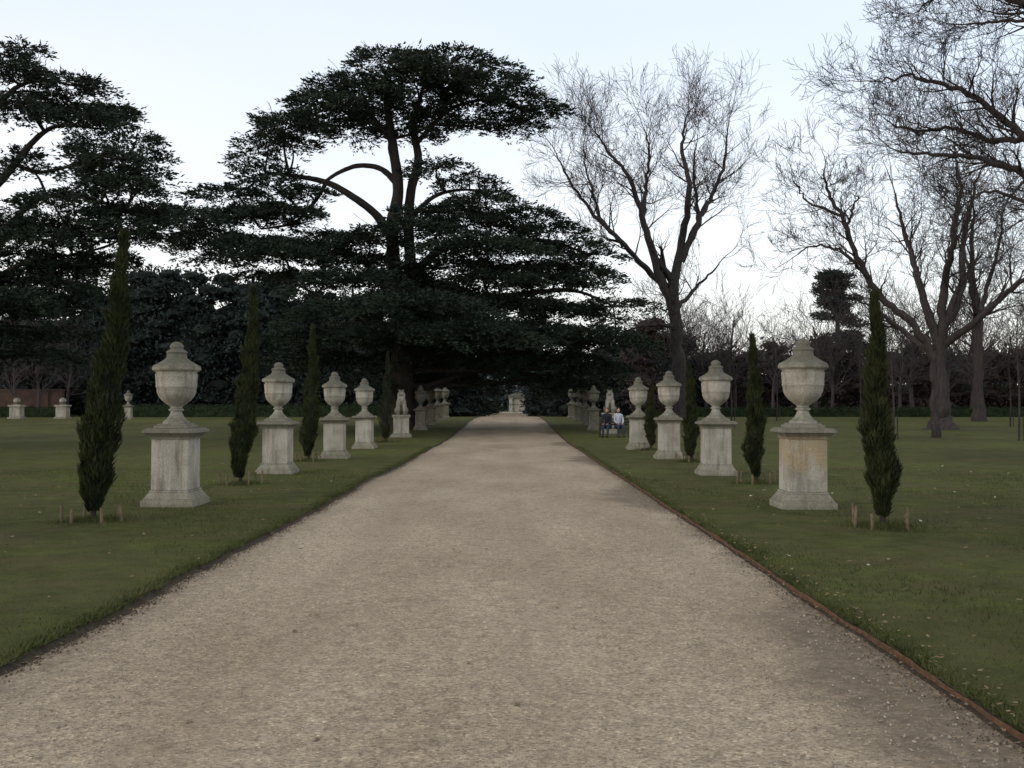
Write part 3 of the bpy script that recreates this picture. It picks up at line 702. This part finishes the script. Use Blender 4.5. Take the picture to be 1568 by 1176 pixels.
# ------------------------------------------------------------ distant woods
def puffs(fo, co, x, y, z0, H, R, n, face, r, mi=0, conic=False, pk=(.25, .42), core=.66):
    for k in range(n):
        t = r.random(); z = z0 + H * (.06 + .86 * t)
        env = R * (1 - t * .85) if conic else R * math.sqrt(max(.05, 1 - (max(0, t - .3) / .72) ** 2))
        a = r.uniform(0, 6.28); q = env * .75 * math.sqrt(r.random())
        c = np.array([x + q * math.cos(a), y + q * math.sin(a), z]); pr = R * r.uniform(*pk)
        rad = np.array([pr * 1.3, pr * 1.3, pr * .7])
        m = int(30 * pr * pr / (face * face) * .17) + 14
        N = norm(r.normal(size=(m, 3)))
        N[:, 1] = -np.abs(N[:, 1]) * np.where(r.random(m) < .8, 1, -1)
        P = c + N * rad * r.uniform(.5, 1.2, (m, 1)) + r.normal(0, pr * .22, (m, 3))
        diamonds(fo, P, N + r.normal(0, .9, (m, 3)) + np.array([0, 0, .5]), r.uniform(face * .6, face * 1.5, m), r.uniform(face * .35, face * .8, m), mi, r)
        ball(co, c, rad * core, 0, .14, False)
r = np.random.default_rng(55)
fo = MB(); co = MB()
for x, y, H, R in [(-52, 96, 11, 6), (-46, 100, 12.5, 6), (-40, 98, 13.5, 5.5), (-35, 100, 15.0, 6), (-31, 98, 15.2, 6), (-27, 101, 14.8, 6), (-22.5, 98, 14.2, 6), (-18, 100, 13, 5.5), (-14, 97, 12, 4.8), (-60, 95, 12, 7), (-70, 97, 13, 7), (-82, 97, 12, 8)]:
    puffs(fo, co, x, y, .3, H, R, 95, .36, r, pk=(.12, .28), core=.55)
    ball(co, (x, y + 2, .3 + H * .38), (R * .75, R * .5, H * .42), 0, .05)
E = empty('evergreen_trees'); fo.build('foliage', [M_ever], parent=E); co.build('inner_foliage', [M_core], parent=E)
fo = MB(); co = MB()
for x, y, H, R in [(-11, 92, 9, 4.2), (-7, 93, 7.5, 3.4), (-4.9, 96, 6.5, 2.4), (-9, 104, 12, 5), (-5.4, 108, 10, 3.4), (5.2, 95, 6, 2.6), (8.4, 93, 7, 3.4), (12, 96, 8, 4), (6.2, 106, 9, 3.6), (11, 108, 10, 5), (16, 104, 9, 4.6)]:
    puffs(fo, co, x, y, .2, H, R, 44, .28, r, pk=(.18, .36), core=.6)
for yy in range(96, 150, 6):
    puffs(fo, co, -3.6, yy, .0, 5.0, 1.9, 14, .3, r); puffs(fo, co, 3.3, yy, .0, 5.0, 1.9, 14, .3, r)
for yy in (128, 136, 144): puffs(fo, co, 0, yy, 5.2, 7, 5, 22, .5, r)  # canopy over the path, added to darken it and close the gap
E = empty('yew_shrubs'); fo.build('foliage', [M_ever], parent=E); co.build('inner_foliage', [M_core], parent=E)
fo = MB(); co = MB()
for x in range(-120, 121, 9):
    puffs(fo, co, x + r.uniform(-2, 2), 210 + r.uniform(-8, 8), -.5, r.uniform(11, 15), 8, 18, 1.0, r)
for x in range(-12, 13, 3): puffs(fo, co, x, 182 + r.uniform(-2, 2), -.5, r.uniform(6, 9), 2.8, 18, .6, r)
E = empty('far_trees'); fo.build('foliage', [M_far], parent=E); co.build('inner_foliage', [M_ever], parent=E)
fo = MB(); co = MB()
x = 14
while x < 95:
    puffs(fo, co, x, 108 + r.uniform(-3, 6), .0, r.uniform(7.0, 9.5), r.uniform(3.5, 5), 44, .30, r, pk=(.14, .28), core=.58); x += r.uniform(4, 5.5)
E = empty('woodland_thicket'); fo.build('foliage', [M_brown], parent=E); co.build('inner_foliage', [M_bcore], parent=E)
fo = MB(); co = MB()
for k in range(46):
    t = r.random() ** .8; z = 5.5 + 9.6 * t; env = 3.4 * (1 - t * .62) * (1 + .3 * math.sin(z * 2.1))
    a = r.uniform(0, 6.28); q_ = env * math.sqrt(r.random()); c = np.array([33 + q_ * math.cos(a), 106 + q_ * math.sin(a), z]); rad = np.array([1.25, 1.25, .45]) * r.uniform(.6, 1.15)
    m = 260; N = norm(r.normal(size=(m, 3))); P = c + N * rad * r.uniform(.5, 1.15, (m, 1))
    diamonds(fo, P, N * np.array([1, 1, .4]) + r.normal(0, .4, (m, 3)) + np.array([0, 0, .2]), r.uniform(.25, .55, m), r.uniform(.08, .16, m), 0, r); ball(co, c, rad * .6, 0, .15)
E = empty('pine_tree'); fo.build('foliage', [M_ever], parent=E); co.build('inner_foliage', [M_core], parent=E)
tk = MB(); tube(tk, [(33, 106, 0), (33.1, 106, 8), (33, 106, 14)], [.35, .28, .1], 8); tk.build('trunk', [M_bark], parent=E)

random.seed(77); protos = []
for k in range(4):
    out = []; tr = MB()
    H = 9
    pts = [(0, 0, -.1), (random.uniform(-.2, .2), 0, 3), (random.uniform(-.5, .5), random.uniform(-.4, .4), 6), (random.uniform(-.7, .7), 0, H)]
    q, rr = catmull(pts, [.24, .17, .12, .05], 6); tube(tr, q, rr, 6)
    for j_ in range(5, len(q)):
        for _ in range(2):
            a = random.uniform(0, 6.28); grow(out, q[j_], Vector((math.cos(a), math.sin(a), random.uniform(.5, 1.2))).normalized(), random.uniform(2.2, 3.4), rr[j_] * .5, 1, 3, .014, .15, .05, .62, .55)
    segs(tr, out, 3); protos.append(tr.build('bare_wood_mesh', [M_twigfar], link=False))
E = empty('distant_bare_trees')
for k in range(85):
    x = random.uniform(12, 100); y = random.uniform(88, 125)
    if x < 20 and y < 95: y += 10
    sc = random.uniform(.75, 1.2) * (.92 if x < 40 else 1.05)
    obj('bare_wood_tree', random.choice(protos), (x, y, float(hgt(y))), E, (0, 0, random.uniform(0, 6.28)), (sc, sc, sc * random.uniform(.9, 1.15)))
for k in range(9):
    y = random.uniform(84, 92); x = random.uniform(-62, -38)
    obj('bare_wood_tree', random.choice(protos), (x, y, float(hgt(y))), E, (0, 0, random.uniform(0, 6.28)), (.7, .7, .7))
fo = MB(); co = MB(); puffs(fo, co, 11.5, 84, 1.0, 8, 3.8, 40, .24, r, pk=(.14, .28))
E = empty('beech_tree'); fo.build('foliage', [M_brown], parent=E); co.build('inner_foliage', [M_bcore], parent=E)
for x, y, H in [(17.5, 48, 4.5), (22.3, 46, 5.5), (13, 62, 4), (30.5, 64, 5), (19, 75, 5), (26, 78, 6), (36, 80, 6)]:
    out = []; tr = MB(); z = float(hgt(y)) + T - .01
    q, rr = catmull([(0, 0, 0), (.03, 0, H * .4), (-.05, 0, H * .75), (0, 0, H)], [.055, .045, .03, .012], 5); tube(tr, q, rr, 6)
    for j_ in range(6, len(q)):
        for _ in range(2): a = random.uniform(0, 6.28); grow(out, q[j_], Vector((math.cos(a), math.sin(a), 1.3)).normalized(), 1.1, .014, 2, 3, .006)
    segs(tr, out, 3)
    tube(tr, [(.2, 0, 0), (.2, 0, 1.1)], [.03, .03], 6); tr.build('young_tree', [M_twig], loc=(x, y, z))

# ------------------------------------------------------------ hedges & brick wall
def hedge(x0, x1, y, h, d=1.0, k=190, s=1.0):
    hb = MB(); z = float(hgt(y)) - .05; L = x1 - x0
    boxes(hb, (x0 + x1) / 2, y, z, z + h - .05, L, d - .1)
    n = int(L * k); P = np.stack([rng.uniform(x0, x1, n), y + rng.uniform(-d / 2, d / 2, n), z + rng.uniform(0, h, n)], -1)
    side = rng.random(n) < .6; P[side, 1] = y - d / 2 + rng.normal(0, .03 * s, side.sum()); P[~side, 2] = z + h + rng.normal(0, .04 * s, (~side).sum())
    diamonds(hb, P, rng.normal(size=(n, 3)) + np.array([0, -.5, .5]), rng.uniform(.1, .2, n) * s, .08 * s)
    hb.build('clipped_hedge', [M_hedge])
hedge(11, 95, 90, .85); hedge(-34, -9, 90, 1.1)
hedge(4.2, 110, 118, 3.2, 2, 60, 3); hedge(-110, -4.4, 118, 3.2, 2, 60, 3); hedge(-60, 60, 190, 3.5, 2, 40, 3)
def brick(nt, b):
    bt = nt.nodes.new('ShaderNodeTexBrick'); bt.inputs['Scale'].default_value = 1
    bt.inputs['Color1'].default_value = (.075, .042, .036, 1); bt.inputs['Color2'].default_value = (.12, .065, .052, 1); bt.inputs['Mortar'].default_value = (.09, .08, .07, 1)
    bt.inputs['Brick Width'].default_value = .225; bt.inputs['Row Height'].default_value = .075; bt.inputs['Mortar Size'].default_value = .01
    g_ = nt.nodes.new('ShaderNodeNewGeometry'); s_ = nt.nodes.new('ShaderNodeSeparateXYZ'); c_ = nt.nodes.new('ShaderNodeCombineXYZ')
    nt.links.new(g_.outputs['Position'], s_.inputs[0]); nt.links.new(s_.outputs['X'], c_.inputs[0]); nt.links.new(s_.outputs['Z'], c_.inputs[1]); nt.links.new(c_.outputs[0], bt.inputs['Vector'])
    c = mix(nt, .6, bt.outputs['Color'], ramp(nt, nz(nt, .8, 5, pos(nt)), [(.3, (.15, .15, .15)), (.7, (.65, .65, .65))]), 'OVERLAY')
    nt.links.new(c, b.inputs['Base Color'])
M_brick = mat('brick', brick)
bw = MB(); z = float(hgt(88)); boxes(bw, -62, 88.5, z, z + 2.3, 48, .4); boxes(bw, -62, 88.5, z + 2.3, z + 2.42, 48.1, .52)
for k in range(9): boxes(bw, -85 + k * 5.7, 88.2, z, z + 2.2, .5, .2)
bw.build('brick_wall', [M_brick])
hedge(-86, -37, 87, .9)

q = MB()
for k in range(4): boxes(q, -6.9 + (k % 2) * .31, 11.0 + (k // 2) * .31, T - .02, T + .022, .30, .30)
q.build('stone_paving_slab', [M_dstone])
q = MB(); z = float(hgt(160))
for s in (-1, 1):
    boxes(q, s * 1.1, 0, 0, .25, .75, .75); boxes(q, s * 1.1, 0, .25, 2.1, .55, .55, .52, .52); boxes(q, s * 1.1, 0, 2.1, 2.25, .7, .7)
boxes(q, 0, 0, 2.25, 2.55, 3.0, .6); boxes(q, 0, 0, 2.55, 2.65, 3.2, .75)
q.add([(-1.5, -.3, 2.65), (1.5, -.3, 2.65), (0, -.3, 3.15), (-1.5, .3, 2.65), (1.5, .3, 2.65), (0, .3, 3.15)], [(0, 1, 2), (4, 3, 5)])
q.add([(-1.5, -.3, 2.652), (1.5, -.3, 2.652), (0, -.3, 3.152), (-1.5, .3, 2.652), (1.5, .3, 2.652), (0, .3, 3.152)], [(0, 2, 5, 3), (1, 4, 5, 2)])
boxes(q, 0, .1, 0, 2.2, 1.66, .1)
q.build('stone_gateway', [M_stone], loc=(.9, 165, z + T))

# ------------------------------------------------------------ sky, sun
EL_S, AZ = math.radians(16), math.radians(-125)
w = bpy.data.worlds.new('World'); scene.world = w; w.use_nodes = True; nt = w.node_tree
bg = nt.nodes['Background']; out = nt.nodes['World Output']
sky = nt.nodes.new('ShaderNodeTexSky'); sky.sky_type = 'NISHITA'; sky.sun_disc = False
sky.sun_elevation = EL_S; sky.sun_rotation = AZ % (2 * math.pi)
nt.links.new(sky.outputs[0], bg.inputs[0]); bg.inputs[1].default_value = .05
tc = nt.nodes.new('ShaderNodeTexCoord'); sp = nt.nodes.new('ShaderNodeSeparateXYZ'); nt.links.new(tc.outputs['Generated'], sp.inputs[0])
mp = nt.nodes.new('ShaderNodeMapping'); mp.inputs['Scale'].default_value = (1.2, 1.2, 4); nt.links.new(tc.outputs['Generated'], mp.inputs[0])
cl = nz(nt, 1.4, 4, mp.outputs[0], .5)
zz = math_(nt, 'ADD', sp.outputs['Z'], math_(nt, 'MULTIPLY', math_(nt, 'SUBTRACT', cl, .5), .22))
zz = math_(nt, 'ADD', zz, math_(nt, 'MULTIPLY', sp.outputs['X'], .12))
vc = ramp(nt, zz, [(.0, (.99, .945, .91)), (.16, (.93, .925, .925)), (.36, (.74, .80, .895)), (.6, (.84, .82, .79)), (1, (.96, .91, .84))])  # upper stops lie out of view, brightened and warmed to light the ground
b2 = nt.nodes.new('ShaderNodeBackground'); nt.links.new(vc, b2.inputs[0]); b2.inputs[1].default_value = 1.0
ad = nt.nodes.new('ShaderNodeAddShader'); nt.links.new(bg.outputs[0], ad.inputs[0]); nt.links.new(b2.outputs[0], ad.inputs[1]); nt.links.new(ad.outputs[0], out.inputs[0])
sl = bpy.data.lights.new('sun', 'SUN'); sl.energy = .65; sl.angle = math.radians(14); sl.color = (1, .92, .80)
so = obj('sun', sl, (0, 0, 30))
sd = Vector((math.sin(AZ) * math.cos(EL_S), math.cos(AZ) * math.cos(EL_S), math.sin(EL_S)))
so.rotation_euler = (-sd).to_track_quat('-Z', 'Y').to_euler()

# ------------------------------------------------------------ camera
cd = bpy.data.cameras.new('camera'); cam = obj('camera', cd, (0, 0, 1.6))
cd.sensor_width = 36; cd.lens = 36 * 1600 / 1568; cd.clip_end = 3000; cd.clip_start = .05
cam.rotation_euler = (math.radians(90) + math.atan(34 / 1600), 0, 0)
scene.camera = cam
